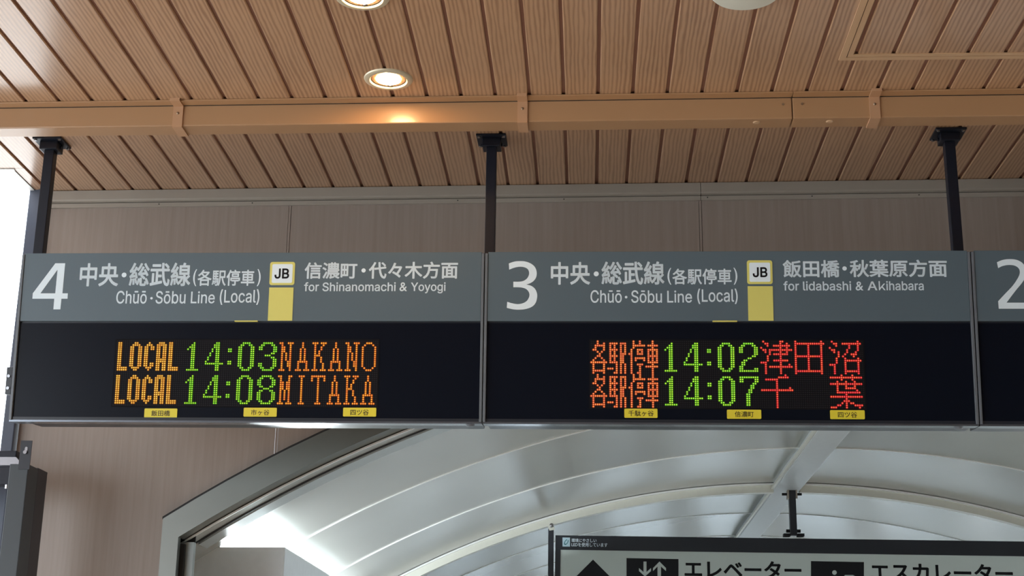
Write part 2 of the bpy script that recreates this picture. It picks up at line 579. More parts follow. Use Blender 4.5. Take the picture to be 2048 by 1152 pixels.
# ================================================================== VAULTED CANOPY BEYOND
can = empty('canopy_roof', (VX, 5.8, 0))
tag(can, 'vaulted sheet-metal canopy with a ridge beam beyond the arched opening', 'roof')
RY = [5.64, 6.743, 7.935, 9.14, 10.36, 11.57, 12.78, 13.99, 15.2, 16.4]
BW = 0.080                                    # half width of the ridge beam
A1 = math.asin(2.95 / VR)
def sheet(y0, y1, s):
    bm = bmesh.new()
    n = 30
    a0 = math.asin((BW - 0.01) / VR)
    # each sheet bellies very slightly between its ribs
    for r, flip in ((VR, 0), (VR + 0.012, 1)):
        rows = []
        for j in range(5):
            t = j / 4
            y = y0 + (y1 - y0) * t
            sag = 0.010 * math.sin(math.pi * t)
            rows.append([bm.verts.new((s * (r + sag) * math.sin(a0 + (A1 - a0) * i / n), y - 5.8, VZ - VR + (r + sag) * math.cos(a0 + (A1 - a0) * i / n))) for i in range(n + 1)])
        for ra, rb in zip(rows, rows[1:]):
            for i in range(n):
                bm.faces.new((ra[i], ra[i + 1], rb[i + 1], rb[i]))
    return obj('roof_sheet', bm, M['sheet'], can, smooth=True)
for y0, y1 in zip(RY, RY[1:]):
    for s in (-1, 1):
        sheet(y0 + 0.004, y1 - 0.004, s)
def arc_bar(name, y0, y1, r0, r1, m, s, a0=None, n=40):
    bm = bmesh.new()
    a0 = math.asin(BW / VR) if a0 is None else a0
    prev = None
    for i in range(n + 1):
        a = a0 + (A1 - a0) * i / n
        ring = [bm.verts.new((s * r * math.sin(a), y - 5.8, VZ - VR + r * math.cos(a))) for r, y in ((r0, y0), (r0, y1), (r1, y1), (r1, y0))]
        if prev:
            for k in range(4):
                bm.faces.new((prev[k], prev[(k + 1) % 4], ring[(k + 1) % 4], ring[k]))
        else:
            bm.faces.new(ring)
        prev = ring
    bm.faces.new(prev[::-1])
    return obj(name, bm, m, can, smooth=True)
for i, y in enumerate(RY):
    for s in (-1, 1):
        if y in (9.14, 12.78, 16.4):
            arc_bar('rib', y - 0.030, y + 0.030, VR - 0.055, VR + 0.004, M['rib'], s)
            arc_bar('rib_flange', y - 0.055, y + 0.055, VR - 0.012, VR - 0.002, M['bead'], s)
        else:
            arc_bar('seam_bead', y - 0.004, y + 0.004, VR - 0.005, VR + 0.002, M['bead'], s)
boxobj('ridge_beam', -BW, BW, -0.10, 10.62, VZ - 0.045, VZ + 0.012, M['ridge'], can, bevel=0.006)
boxobj('ridge_edge_strip', -BW - 0.016, -BW - 0.001, -0.10, 10.62, VZ - 0.040, VZ - 0.026, M['rib'], can)
# eave beams carrying the sheets' lower edges, on short posts
EX = VR * math.sin(A1)
EZ = VZ - VR + VR * math.cos(A1)
for s in (-1, 1):
    boxobj('eave_beam', s * EX - 0.05, s * EX + 0.05, -0.1, 10.62, EZ - 0.10, EZ + 0.01, M['ridge'], can)
    for y in RY:
        boxobj('eave_post', s * EX - 0.04, s * EX + 0.04, y - 5.84, y - 5.76, 0.0, EZ - 0.10, M['ridge'], can)
# outer side walls of the canopy: closed below, window bays between piers on the right
boxobj('side_wall', -EX - 0.06, -EX + 0.02, 0.0, 10.62, 0.0, EZ - 0.1, M['parapet'], can)
boxobj('side_wall', EX - 0.02, EX + 0.06, 0.0, 10.62, 0.0, 0.9, M['parapet'], can)
for i in range(9):
    y = RY[i] - 5.8
    boxobj('pier', EX - 0.02, EX + 0.06, y + 0.95, y + 1.15, 0.9, EZ - 0.1, M['parapet'], can)
# end gable of the canopy
bm = bmesh.new()
pts = [(VR * math.sin(a), VZ - VR + VR * math.cos(a)) for a in [(-A1 + 2 * A1 * i / 30) for i in range(31)]]
bm.free()
for k in range(-5, 6):
    x = k * 0.8
    z = VZ - VR + math.sqrt(VR * VR - x * x)
    boxobj('end_mullion', x - 0.16, x + 0.16, 10.64, 10.70, 1.0, z, M['parapet'], can)
for k in range(-5, 5):
    x = k * 0.8 + 0.4
    z = VZ - VR + math.sqrt(VR * VR - (abs(x) + 0.24) ** 2)
    boxobj('end_pane', x - 0.245, x + 0.245, 10.66, 10.668, 1.0, z, M['pane'], can)
boxobj('end_wall', -EX, EX, 10.64, 10.70, 0.0, 1.0, M['parapet'], can)

# ---- side parapet inside the canopy
pa = on_y(570, 1095, 6.05)
px0 = pa.x
par = empty('parapet', (px0, 6.05, 0))
tag(par, 'grey clad side wall below the canopy, behind the steel opening frame', 'parapet')
boxobj('end_panel', -0.85, -0.003, 0.0, 0.03, 0.0, pa.z, M['parapet'], par)
yy = 0.0
for i in range(8):
    boxobj('side_panel', -0.03, 0.0, 0.004 + i * 1.28, 1.276 + i * 1.28, 0.0, pa.z, M['parapet'], par)
boxobj('coping', -0.85, -0.03, 0.03, 10.2, pa.z - 0.36, pa.z - 0.35, M['parapet'], par)
# added glowing row hidden behind the parapet edge, brightens the lower canopy
tl = empty('added_fill_light', (px0 - 0.27, 6.12, pa.z - 0.10))
tag(tl, 'added row of light tubes hidden on the side wall to brighten the canopy', 'light')
for i in range(2):
    bm = bmesh.new(); cyl(bm, (0, i * 1.25, 0.02), 0.013, 1.18, 'Y', 12)
    obj('fill_tube', bm, M['fill_tube'], tl)
    boxobj('tray', -0.03, 0.03, i * 1.25 - 0.02, i * 1.25 + 1.2, 0.0, 0.006, M['cream'], tl)

# ================================================================== CEILING FITTINGS
# ---- boxed duct running across the ceiling
BYAW = math.radians(-0.65)
p0 = on_z(1024, 195.5, CEIL)
duct = empty('cable_duct', (p0.x, p0.y + 0.018, CEIL), (0, 0, BYAW))
tag(duct, 'tan painted metal duct running across the plank ceiling', 'duct')
def dx(px, py=225):
    # where a pixel column meets the duct's front face, in duct coordinates
    r = ray(px, py)
    n = Vector((-math.sin(BYAW), math.cos(BYAW), 0))
    o = Vector((duct.location.x, duct.location.y, 0))
    k = o.dot(n) / r.dot(n)
    q = r * k - o
    return q.x * math.cos(BYAW) + q.y * math.sin(BYAW)
DH, DD = 0.083, 0.082
j = dx(1585)
for a, b in ((-5.0, j - 0.0012), (j + 0.0012, 5.0)):
    bm = bmesh.new()
    box(bm, a, b, 0.0, DD, -DH, 0.0, bevel=0.004)
    obj('duct_body', bm, M['tan'], duct)
    boxobj('duct_flange', a, b, -0.042, -0.003, -0.0060, -0.0005, M['tan'], duct, bevel=0.001)
boxobj('shadow_line', -5.0, 5.0, -0.004, 0.0005, -0.0072, -0.0005, M['steel_dark'], duct)
for px, lean in ((357, 0), (1045, 0), (1750, 0)):
    c = dx(px)
    bm = bmesh.new()
    hw = 0.0175
    # strap folded over the flange, down the face and under the duct
    pts = [(-0.056, 0.0), (-0.056, -0.0105), (-0.0055, -0.0105), (-0.0055, -DH - 0.0055), (DD, -DH - 0.0055), (DD, -DH), (0.0, -DH), (0.0, -0.0045), (-0.052, -0.0045), (-0.052, 0.0)]
    a = [bm.verts.new((c - hw, p[0], p[1])) for p in pts]
    b = [bm.verts.new((c + hw, p[0], p[1])) for p in pts]
    for i in range(len(pts)):
        k = (i + 1) % len(pts)
        bm.faces.new((a[i], a[k], b[k], b[i]))
    bm.faces.new(a); bm.faces.new(b[::-1])
    st = obj('strap', bm, M['strap'], duct)
    bm = bmesh.new(); lathe(bm, [(0.0, -0.003), (0.003, -0.0022), (0.005, 0.0), (0.005, 0.001)], n=12)
    bmesh.ops.rotate(bm, verts=bm.verts, cent=(0, 0, 0), matrix=Matrix.Rotation(math.radians(-90), 3, 'X'))
    s_ = obj('screw', bm, M['screw'], st, (c, -0.0065, -0.036))
for px in (1567, 1605):
    bm = bmesh.new(); cyl(bm, (dx(px), -0.0025, -0.030), 0.0045, 0.004, 'Y', 12)
    obj('screw', bm, M['screw'], duct)
for px in (1515, 1662):
    bm = bmesh.new()
    lathe(bm, [(0.0, -0.003), (0.009, -0.0028), (0.013, 0.0)], c=(dx(px, 245), 0.03, -DH), n=14)
    obj('scuff_bump', bm, M['tan_pale'], duct)  # low pale bumps standing for small scuffs under the duct

# ---- downlights
def downlight(px, py, label, tilt):
    c = on_z(px, py, CEIL)
    r = empty('downlight', (c.x, c.y, CEIL))
    tag(r, label, 'ceiling light', 'recessed downlights')
    bm = bmesh.new()
    lathe(bm, [(0.060, 0.014), (0.060, -0.001), (0.064, -0.007), (0.074, -0.0075), (0.081, -0.004), (0.083, 0.0)], n=48)
    obj('rim', bm, M['lamp_rim'], r, smooth=True)
    bm = bmesh.new()
    lathe(bm, [(0.060, -0.002), (0.050, 0.004), (0.047, 0.014), (0.0, 0.0145)], n=40)
    obj('reflector', bm, M['lamp_inner'], r, smooth=True)
    bm = bmesh.new()
    lathe(bm, [(0.0, -0.009), (0.030, -0.0075), (0.042, -0.003), (0.045, 0.004)], n=40)
    g = obj('lamp', bm, M['lamp'], r, smooth=True)
    bm = bmesh.new()
    box(bm, -0.003, 0.003, 0.043, 0.055, -0.005, 0.002)
    obj('clip', bm, M['bolt'], r)
    return r
downlight(777, 158, 'lit warm downlight with a pale rim just in front of the tan duct', 0)
downlight(724.5, -7, 'lit warm downlight cut by the top edge of the picture, left of centre', 0)
# ---- round blank cover
c = on_z(1492, -18, CEIL)
bm = bmesh.new()
lathe(bm, [(0.104, 0.0), (0.104, -0.006), (0.098, -0.012), (0.060, -0.016), (0.0, -0.0175)], n=56)
o = obj('ceiling_cover', bm, M['disc'], None, (c.x, c.y, CEIL), smooth=True)
tag(o, 'round off-white cover plate on the plank ceiling at the top edge', 'cover plate')
# ---- inspection hatch
hc = on_z(1677, 119, CEIL)
ht = empty('ceiling_hatch', (hc.x, hc.y, CEIL), (0, 0, 0))
tag(ht, 'square ceiling access hatch with a double tan frame, top right', 'hatch')
def frame_sq(bm, o, w, S, z0, z1):
    x0, x1, y0, y1 = o, S - o, -(S - o), -o
    box(bm, x0, x0 + w, y0, y1, z0, z1); box(bm, x1 - w, x1, y0, y1, z0, z1)
    box(bm, x0 + w, x1 - w, y0, y0 + w, z0, z1); box(bm, x0 + w, x1 - w, y1 - w, y1, z0, z1)
S = 0.66
bm = bmesh.new(); frame_sq(bm, 0.0, 0.021, S, -0.004, 0.0); obj('outer_frame', bm, M['tan_pale'], ht)
bm = bmesh.new(); frame_sq(bm, 0.0235, 0.017, S, -0.003, 0.0); obj('inner_frame', bm, M['tan_pale'], ht)
bm = bmesh.new(); frame_sq(bm, 0.021, 0.0025, S, -0.001, 0.0); obj('frame_gap', bm, M['ink'], ht)

# ================================================================== DEPARTURE BOARDS
SYAW, STILT, SROLL = math.radians(-0.75), math.radians(5.0), math.radians(0.27)
SM = Matrix.Rotation(SYAW, 4, 'Z') @ Matrix.Rotation(STILT, 4, 'X') @ Matrix.Rotation(SROLL, 4, 'Y')
S0 = Vector((0, 4.80, EYE + 1.4))
S_X = SM @ Vector((1, 0, 0)); S_Y = SM @ Vector((0, 1, 0)); S_Z = SM @ Vector((0, 0, 1))
S0r = Vector((0, 4.80, 1.4))
def UV(x, y, d=0.0):
    """board coordinates (u right, v up) of a sight line, on the plane d behind the board face"""
    r = ray(x, y)
    o = S0r + S_Y * d
    k = o.dot(S_Y) / r.dot(S_Y)
    q = r * k - S0r
    return q.dot(S_X), q.dot(S_Z)
def bbox(x0, x1, y0, y1):
    xm, ym = (x0 + x1) / 2, (y0 + y1) / 2
    return UV(x0, ym)[0], UV(x1, ym)[0], UV(xm, y1)[1], UV(xm, y0)[1]
VT = UV(1000, 505)[1]
VH = UV(1000, 642.5)[1]
VB = UV(1000, 843.8)[1]
UA = UV(31, 680)[0]
UB = UV(967.3, 680)[0]
UC = UV(1949.5, 680)[0]
WID = UC - UB
HF = -0.004                                   # header face plane (in front of 0)

GL = {
'^': [".."] * 3 + ["XX"] * 2,
'_': [".."] * 9 + ["XX"] * 2,
'1': ["...X..", "..XX..", ".XXX..", "X.XX.."] + ["..XX.."] * 9 + ["XXXXXX"],
'4': [".....XX..", "....XXX..", "....XXX..", "...X.XX..", "...X.XX..", "..X..XX..", "..X..XX..", ".X...XX..", ".X...XX..", "X....XX..", "XXXXXXXXX", ".....XX..", ".....XX..", ".....XX.."],
':': ["..", "..", "..", "XX", "XX", "..", "..", "..", "..", "XX", "XX", "..", "..", ".."],
'0': ["..XXXX..", ".XX..XX."] + ["XX....XX"] * 10 + [".XX..XX.", "..XXXX.."],
'3': ["..XXXXX..", ".XX...XX.", "XX.....XX", "XX.....XX", ".......XX", "......XX.", "...XXX...", "......XX.", ".......XX", ".......XX", "XX.....XX", "XX.....XX", ".XX...XX.", "..XXXXX.."],
'8': ["..XXXXX..", ".XX...XX.", "XX.....XX", "XX.....XX", "XX.....XX", ".XX...XX.", "...XXX...", ".XX...XX.", "XX.....XX", "XX.....XX", "XX.....XX", "XX.....XX", ".XX...XX.", "..XXXXX.."],
'2': ["..XXXXX..", ".XX...XX.", "XX.....XX", "XX.....XX", "XX.....XX", ".......XX", "......XX.", "....XX...", "..XX.....", ".XX......", ".XX......", "XX.......", "XX.....XX", "XXXXXXXXX"],
'7': ["XXXXXXXXX", "XX.....XX", "XX.....XX", "......XX.", ".....XX..", ".....XX..", "....XX...", "....XX...", "...XX....", "...XX....", "...XX....", "...XX....", "...XX....", "...XX...."],
'l': ["XX..."] * 12 + ["XXXXX"] * 2,
'o': ["..XX..", ".XXXX."] + ["XX..XX"] * 10 + [".XXXX.", "..XX.."],
'c': ["..X..", ".XXX.", "XX.XX", "XX.XX"] + ["XX..."] * 6 + ["XX.XX", "XX.XX", ".XXX.", "..X.."],
'a': [".XXX.", "XXXXX"] + ["XX.XX"] * 6 + ["XXXXX"] * 2 + ["XX.XX"] * 4,
'N': ["XX..XXX", ".X...X.", ".XX..X.", ".XX..X.", ".XX..X.", ".X.X.X.", ".X.X.X.", ".X.X.X.", ".X.X.X.", ".X..XX.", ".X..XX.", ".X..XX.", ".X...X.", "XXX..X."],
'A': ["...X..."] * 3 + ["..X.X.."] * 6 + [".XXXXX."] + [".X...X."] * 3 + ["XXX.XXX"],
'K': ["XXX.XXX", ".X...X.", ".X..X..", ".X..X..", ".X.X...", ".X.X...", ".XXX...", ".X..X..", ".X..X..", ".X..X..", ".X...X.", ".X...X.", ".X...X.", "XXX.XXX"],
'O': ["..XXX..", ".X...X."] + ["X.....X"] * 10 + [".X...X.", "..XXX.."],
'M': ["XX...XX", ".X...X.", ".X...X."] + [".XX.XX."] * 4 + [".X.X.X."] * 5 + [".X...X.", "XXX.XXX"],
'I': ["..XXX.."] + ["...X..."] * 12 + ["..XXX.."],
'T': ["XXXXXXX", "X..X..X", "X..X..X"] + ["...X..."] * 10 + ["..XXX.."],
}
def rows(*spec):
    """16 rows given as column lists; (a, b) is an inclusive run"""
    out = []
    for r in spec:
        s = set()
        for q in r:
            if isinstance(q, tuple):
                s.update(range(q[0], q[1] + 1))
            else:
                s.add(q)
        out.append(s)
    return out
KJ = {
'各': rows([3], [3, 6], [(2, 6)], [2, 6], [1, 2, 6], [3, 5], [4], [3, 4], [2, 5], [1, 6], [(0, 7)], [1, 6], [1, 6], [1, 6], [(1, 6)], [1, 6]),
'駅': rows([], [(1, 4), (6, 8)], [1, 3, 6, 8], [1, 3, 6, 8], [(1, 4), 6, 8], [1, 3, 6, 8], [1, 3, (6, 8)], [(1, 4), 6, 7], [1, 3, 6, 7], [1, 3, 6, 7], [(1, 4), 6, 7], [4, 6, 8], [4, 6, 8], [0, 1, 2, 4, 6, 8], [4, 6, 8], [3, 4, 6, 8]),
'停': rows([2, 5], [2, 5], [(2, 7)], [2], [1, 4, 5, 6], [1, 4, 6], [0, 1, 4, 5, 6], [1], [1, (3, 7)], [1, 3, 7], [1], [1, 4, 5, 6], [1, 5], [1, 5], [1, 5], [1, 4, 5]),
'車': rows([3], [3], [(1, 5)], [3], [(1, 5)], [1, 3, 5], [1, 3, 5], [(1, 5)], [1, 3, 5], [1, 3, 5], [(1, 5)], [3], [(0, 5)], [3], [3], [3]),
'津': rows([1, 9, 10], [2, 3, 9, 12], [3, (6, 13)], [0, 9, 12], [1, 2, (4, 14)], [2, 4, 9, 12], [4, (6, 12)], [3, 9], [3, 9], [3, (6, 12)], [0, 1, 2, 9], [2, 9, 13], [2, (4, 14)], [2, 9], [2, 9], [2, 9]),
'田': rows([0, 12], [(0, 13)], [0, 6, 12], [0, 6, 12], [0, 6, 12], [0, 6, 12], [0, 6, 12], [(0, 12)], [0, 6, 12], [0, 6, 12], [0, 6, 12], [0, 6, 12], [0, 6, 12], [0, 6, 12], [(0, 12)], [0, 12]),
'沼': rows([1, 13], [2, 3, (6, 14)], [3, 9, 13], [0, 9, 13], [1, 2, 8, 13], [2, 4, 8, 12], [4, 7, 10, 11, 12], [4, 6, 11], [3, 7, 13], [3, (7, 14)], [3, 7, 13], [0, 1, 2, 7, 13], [2, 7, 13], [2, 7, 13], [2, (7, 13)], [2, 7, 13]),
'千': rows([11], [(8, 12)], [(2, 7)], [7], [7], [7], [7, 13], [(0, 14)], [7], [7], [7], [7], [7], [7], [7], [7]),
'葉': rows([5, 10], [(0, 14)], [5, 10], [3, 7, 11], [(0, 14)], [3, 7, 11], [3, (7, 11)], [3, 12], [(3, 13)], [7], [(0, 14)], [7], [6, 7, 8], [5, 7, 9, 10], [3, 4, 7, (11, 14)], [0, 1, 2, 7, 13]),
}
def lit(ch):
    if ch in KJ:
        return [(r, c) for r, s in enumerate(KJ[ch]) for c in s]
    return [(r + 1, c) for r, line in enumerate(GL[ch]) for c, x in enumerate(line) if x == 'X']

def dot(bm, u, v, y, r, n=8, core=0.52):
    ring = [bm.verts.new((u + r * math.cos(2 * math.pi * (i + .5) / n), y, v + r * math.sin(2 * math.pi * (i + .5) / n))) for i in range(n)]
    inn = [bm.verts.new((u + r * core * math.cos(2 * math.pi * (i + .5) / n), y - 0.0012, v + r * core * math.sin(2 * math.pi * (i + .5) / n))) for i in range(n)]
    for i in range(n):
        j = (i + 1) % n
        bm.faces.new((ring[i], ring[j], inn[j], inn[i])).material_index = 1
    bm.faces.new(inn).material_index = 0

def board(ua, ub, label, rear_left, corners, lines, texts, digit, jb, bar, tab, plates, knob):
    root = empty('departure_board', S0)
    root.matrix_world = Matrix.Translation(S0) @ SM
    tag(root, label, 'departure board', 'hanging departure boards')
    sw = 0.0105
    # housing: front tray and shallower rear box
    bm = bmesh.new()
    box(bm, ua + 0.0018, ub - 0.0018, 0.006, 0.070, VB, VT, bevel=0.0015)
    obj('housing', bm, M['housing'], root)
    bm = bmesh.new()
    box(bm, ua + rear_left, ub - 0.006, 0.074, 0.180, VB - 0.004, VT - 0.01, bevel=0.003)
    obj('rear_box', bm, M['housing'], root)
    for a, b in ((ua + 0.0018, ua + sw), (ub - sw, ub - 0.0018)):
        boxobj('side_rim', a, b, -0.007, 0.006, VB - 0.001, VT - 0.004, M['rim'], root, bevel=0.001)
    boxobj('lower_lip', ua + 0.002, ub - 0.002, -0.004, 0.060, VB - 0.007, VB - 0.0005, M['lip'], root)
    # header panel
    hu0, hu1 = ua + sw + 0.001, ub - sw - 0.001
    boxobj('header_panel', hu0, hu1, HF, 0.006, VH, VT + 0.001, M['header'], root, bevel=0.0008)
    # dark acrylic front
    boxobj('screen', hu0, hu1, 0.002, 0.0058, VB, VH - 0.006, M['screen'], root)
    boxobj('lower_bezel', hu0, hu1, -0.001, 0.0058, VB, VB + 0.010, M['housing'], root)
    # number
    if digit:
        bm = bmesh.new()
        for poly in digit:
            fill_poly(bm, [UV(x, y) for x, y in poly], HF - 0.0006)
        flat_obj('platform_number', bm, M['letter'], root)
    for body, bb, font, bold in texts:
        bm = bmesh.new()
        if body == 'dot':
            u, v = UV(bb[0], bb[1])
            r = bb[2] * 5.05 / FPX
            bm.faces.new([bm.verts.new((u + r * math.cos(2 * math.pi * i / 20), HF - 0.0006, v + r * math.sin(2 * math.pi * i / 20))) for i in range(20)])
        elif body == 'k':
            u0, u1, v0, v1 = bbox(*bb)
            for pts in (((0, 0), (.17, 0), (.17, 1), (0, 1)), ((.15, .24), (.73, .73), (.97, .73), (.15, .04)), ((.34, .40), (.48, .52), (1, 0), (.78, 0))):
                fill_poly(bm, [(u0 + (u1 - u0) * p[0], v0 + (v1 - v0) * p[1]) for p in pts], HF - 0.0006)
        else:
            u0, u1, v0, v1 = bbox(*bb)
            fit_text(bm, body, u0, u1, v0, v1, HF - 0.0006, font, bold)
        flat_obj('lettering', bm, M['letter'], root)
    if jb:
        (o, i, t) = jb
        u0, u1, v0, v1 = bbox(*o)
        bm = bmesh.new(); prism(bm, rrect(u0, u1, v0, v1, 0.008), HF - 0.0012, HF)
        bad = obj('line_badge', bm, M['yellow'], root)
        u0, u1, v0, v1 = bbox(*i)
        bm = bmesh.new(); prism(bm, rrect(u0, u1, v0, v1, 0.005), HF - 0.0018, HF - 0.0011)
        obj('badge_face', bm, M['letter'], bad)
        u0, u1, v0, v1 = bbox(*t)
        bm = bmesh.new(); fit_text(bm, 'JB', u0, u1, v0, v1, HF - 0.0022, SANS, 0.02)
        flat_obj('badge_lettering', bm, M['ink'], bad)
    if bar:
        u0, u1, v0, v1 = bbox(*bar)
        boxobj('line_bar', u0, u1, HF - 0.0012, HF, VH + 0.001, v1, M['yellow'], root)
    if tab:
        u0, u1, v0, v1 = bbox(*tab)
        boxobj('bottom_tab', u0, u1, HF - 0.003, 0.003, VH - 0.0025, VH + 0.0012, M['yellow'], root)
    if corners:
        (a, b, c_, d) = [UV(*p, 0.0015) for p in corners]       # dots (0,0) (127,0) (0,31) (127,31)
        uL, uR = (a[0] + c_[0]) / 2, (b[0] + d[0]) / 2
        vT, vB = (a[1] + b[1]) / 2, (c_[1] + d[1]) / 2
        pu, pv = (uR - uL) / 127, (vT - vB) / 31
        boxobj('led_panel', uL - pu, uR + pu, 0.0008, 0.0022, vB - pv, vT + pv, M['matrix'], root)
        on = {}
        for li, items in enumerate(lines):
            for ch, col0, colr in items:
                pts = lit(ch)
                bm = bmesh.new()
                for r, c in pts:
                    on[(r + 16 * li, c + col0)] = 1
                    dot(bm, uL + pu * (c + col0), vT - pv * (r + 16 * li), 0.0002, pu * 0.62)
                flat_obj('led_character', bm, [M[colr], M[colr + '_rim']], root)
        bm = bmesh.new()
        for r in range(32):
            for c in range(128):
                if (r, c) in on:
                    continue
                u, v = uL + pu * c, vT - pv * r
                q = pu * 0.34
                vs = [bm.verts.new((u + q * math.cos(math.pi * (k + .5) / 3), 0.0005, v + q * math.sin(math.pi * (k + .5) / 3))) for k in range(6)]
                bm.faces.new(vs)
        off = flat_obj('unlit_leds', bm, M['dot_off'], root)
        off['kind'] = 'stuff'
    for body, pb, tb in plates:
        u0, u1, v0, v1 = bbox(*pb)
        bm = bmesh.new(); prism(bm, rrect(u0, u1, v0, v1, 0.003), -0.0005, 0.002)
        pl = obj('station_plate', bm, M['plate'], root)
        u0, u1, v0, v1 = bbox(*tb)
        bm = bmesh.new(); fit_text(bm, body, u0, u1, v0, v1, -0.0009, None, 0.012)
        flat_obj('plate_lettering', bm, M['ink_brown'], pl)
    if knob:
        u = UV(knob, 848)[0]
        bm = bmesh.new(); lathe(bm, [(0.0, -0.006), (0.012, -0.005), (0.016, 0.0), (0.016, 0.002)], c=(u, 0.030, VB - 0.008), n=24)
        obj('lock_cover', bm, M['rim'], root)
    return root

KS = 0.022
def cr2(off, sc, pts):
    return [(off[0] + x / sc, off[1] + y / sc) for x, y in pts]
def smooth_loop(pts, sharp, n=4):
    out = []
    L = len(pts)
    for i in range(L):
        p0, p1, p2, p3 = pts[i - 1], pts[i], pts[(i + 1) % L], pts[(i + 2) % L]
        if i in sharp: p0 = p1
        if (i + 1) % L in sharp: p3 = p2
        if i in sharp and (i + 1) % L in sharp:
            out.append(p1); continue
        for k in range(n):
            t = k / n
            out.append(tuple(0.5 * ((2 * p1[d]) + (-p0[d] + p2[d]) * t + (2 * p0[d] - 5 * p1[d] + 4 * p2[d] - p3[d]) * t * t + (-p0[d] + 3 * p1[d] - 3 * p2[d] + p3[d]) * t ** 3) for d in (0, 1)))
    return out
sc = 6.0235
four = [cr2((40, 510), sc, p) for p in (
    [(432, 103), (550, 103), (543, 180), (458, 180), (252, 465), (160, 465)],
    [(458, 180), (543, 180), (517, 465), (430, 465)],
    [(160, 465), (582, 465), (578, 530), (155, 530)],
    [(418, 530), (505, 530), (492, 658), (408, 658)])]
three = [smooth_loop(cr2((990, 505), sc, [(168, 135), (235, 113), (305, 107), (370, 113), (435, 138), (482, 180), (503, 240), (497, 300), (467, 345), (425, 373), (378, 389), (435, 404), (480, 438), (505, 490), (508, 545), (490, 610), (448, 655), (380, 682), (300, 692), (220, 688), (143, 670), (148, 597), (205, 614), (275, 625), (340, 613), (390, 580), (415, 525), (408, 480), (378, 445), (330, 427), (275, 422), (222, 422), (222, 355), (290, 355), (345, 345), (390, 312), (411, 262), (403, 215), (370, 187), (310, 175), (240, 185), (172, 210)]), {0, 10, 20, 21, 31, 32, 41})]
sc2 = 867 / 128.0
two = [smooth_loop(cr2((1920, 490), sc2, [(495, 238), (560, 210), (630, 197), (700, 196), (770, 208), (838, 245), (885, 310), (893, 385), (870, 460), (825, 530), (750, 620), (625, 785), (905, 785), (908, 867), (520, 867), (512, 765), (620, 650), (705, 560), (765, 475), (800, 405), (803, 350), (780, 310), (735, 284), (680, 275), (620, 278), (560, 293), (512, 318)]), {0, 11, 12, 13, 14, 15, 26})]

def time_(a, b, col='green'):
    return [('1', 35, col), ('4', 44, col), ('^', 55, col), ('_', 55, col), ('0', 60, col), (b, 70, col)]
loc = [('l', 1, 'amber'), ('o', 7, 'amber'), ('c', 14, 'amber'), ('a', 20, 'amber'), ('l', 26, 'amber')]
kk = [('各', 0, 'vermilion'), ('駅', 8, 'vermilion'), ('停', 18, 'vermilion'), ('車', 26, 'vermilion')]
def word(w, col):
    return [(ch, 80 + 8 * i, col) for i, ch in enumerate(w)]

board(UA, UB, 'hanging departure board for platform 4 with NAKANO and MITAKA lines, leftmost board', 0.045,
      [(234.3, 682.7), (754.6, 681.9), (227.6, 810.9), (752.0, 810.7)],
      [loc + time_(0, '3') + word('NAKANO', 'orange'), loc + time_(0, '8') + word('MITAKA', 'orange')],
      [('中央', (160.6, 238.1, 526.8, 573.3), None, KS), ('dot', (249, 550.5, 5.0), None, 0), ('総武線', (259.6, 382, 526.0, 573.0), None, KS),
       ('(', (387, 394, 539, 573), None, 0.01), ('各駅停車', (396, 509.6, 540, 572.3), None, KS * 0.8), (')', (515, 522, 538.7, 573), None, 0.01),
       ('Chūō', (233.5, 294.5, 582, 608), SANS, 0.008), ('dot', (303.8, 597, 2.6), None, 0), ('Sōbu', (312.3, 372, 582.5, 608), SANS, 0.008),
       ('Line', (382.6, 430.4, 583, 607.5), SANS, 0.008), ('(Local)', (440.3, 519.5, 579, 610.3), SANS, 0.008),
       ('信濃町', (609.8, 715, 525.2, 558.2), None, KS), ('dot', (727.6, 541.5, 4.3), None, 0), ('代々木方面', (738, 916.2, 524.0, 558.0), None, KS),
       ('for Shinanomachi', (608.8, 791.9, 564.8, 583.2), SANS, 0.012), ('&', (799.5, 814.4, 565.2, 583.0), None, 0.01),
       ('Yoyogi', (822.2, 891.5, 565.0, 587.4), SANS, 0.012)],
      four, ((540.2, 590, 524.5, 570.7), (544.8, 585.6, 528.9, 566.5), (550, 579, 537.7, 558.2)), (537.7, 586.3, 575.6, 641), (470, 516, 641, 643.5),
      [('飯田橋', (288.7, 354.2, 817, 835.2), (302.8, 340, 820.7, 832.3)), ('市ヶ谷', (487.3, 553.4, 815.5, 833.3), (502, 539, 819.2, 830.4)),
       ('四ツ谷', (686.2, 752.4, 815.4, 833), (700.7, 737.8, 819.0, 830.6))], 939)
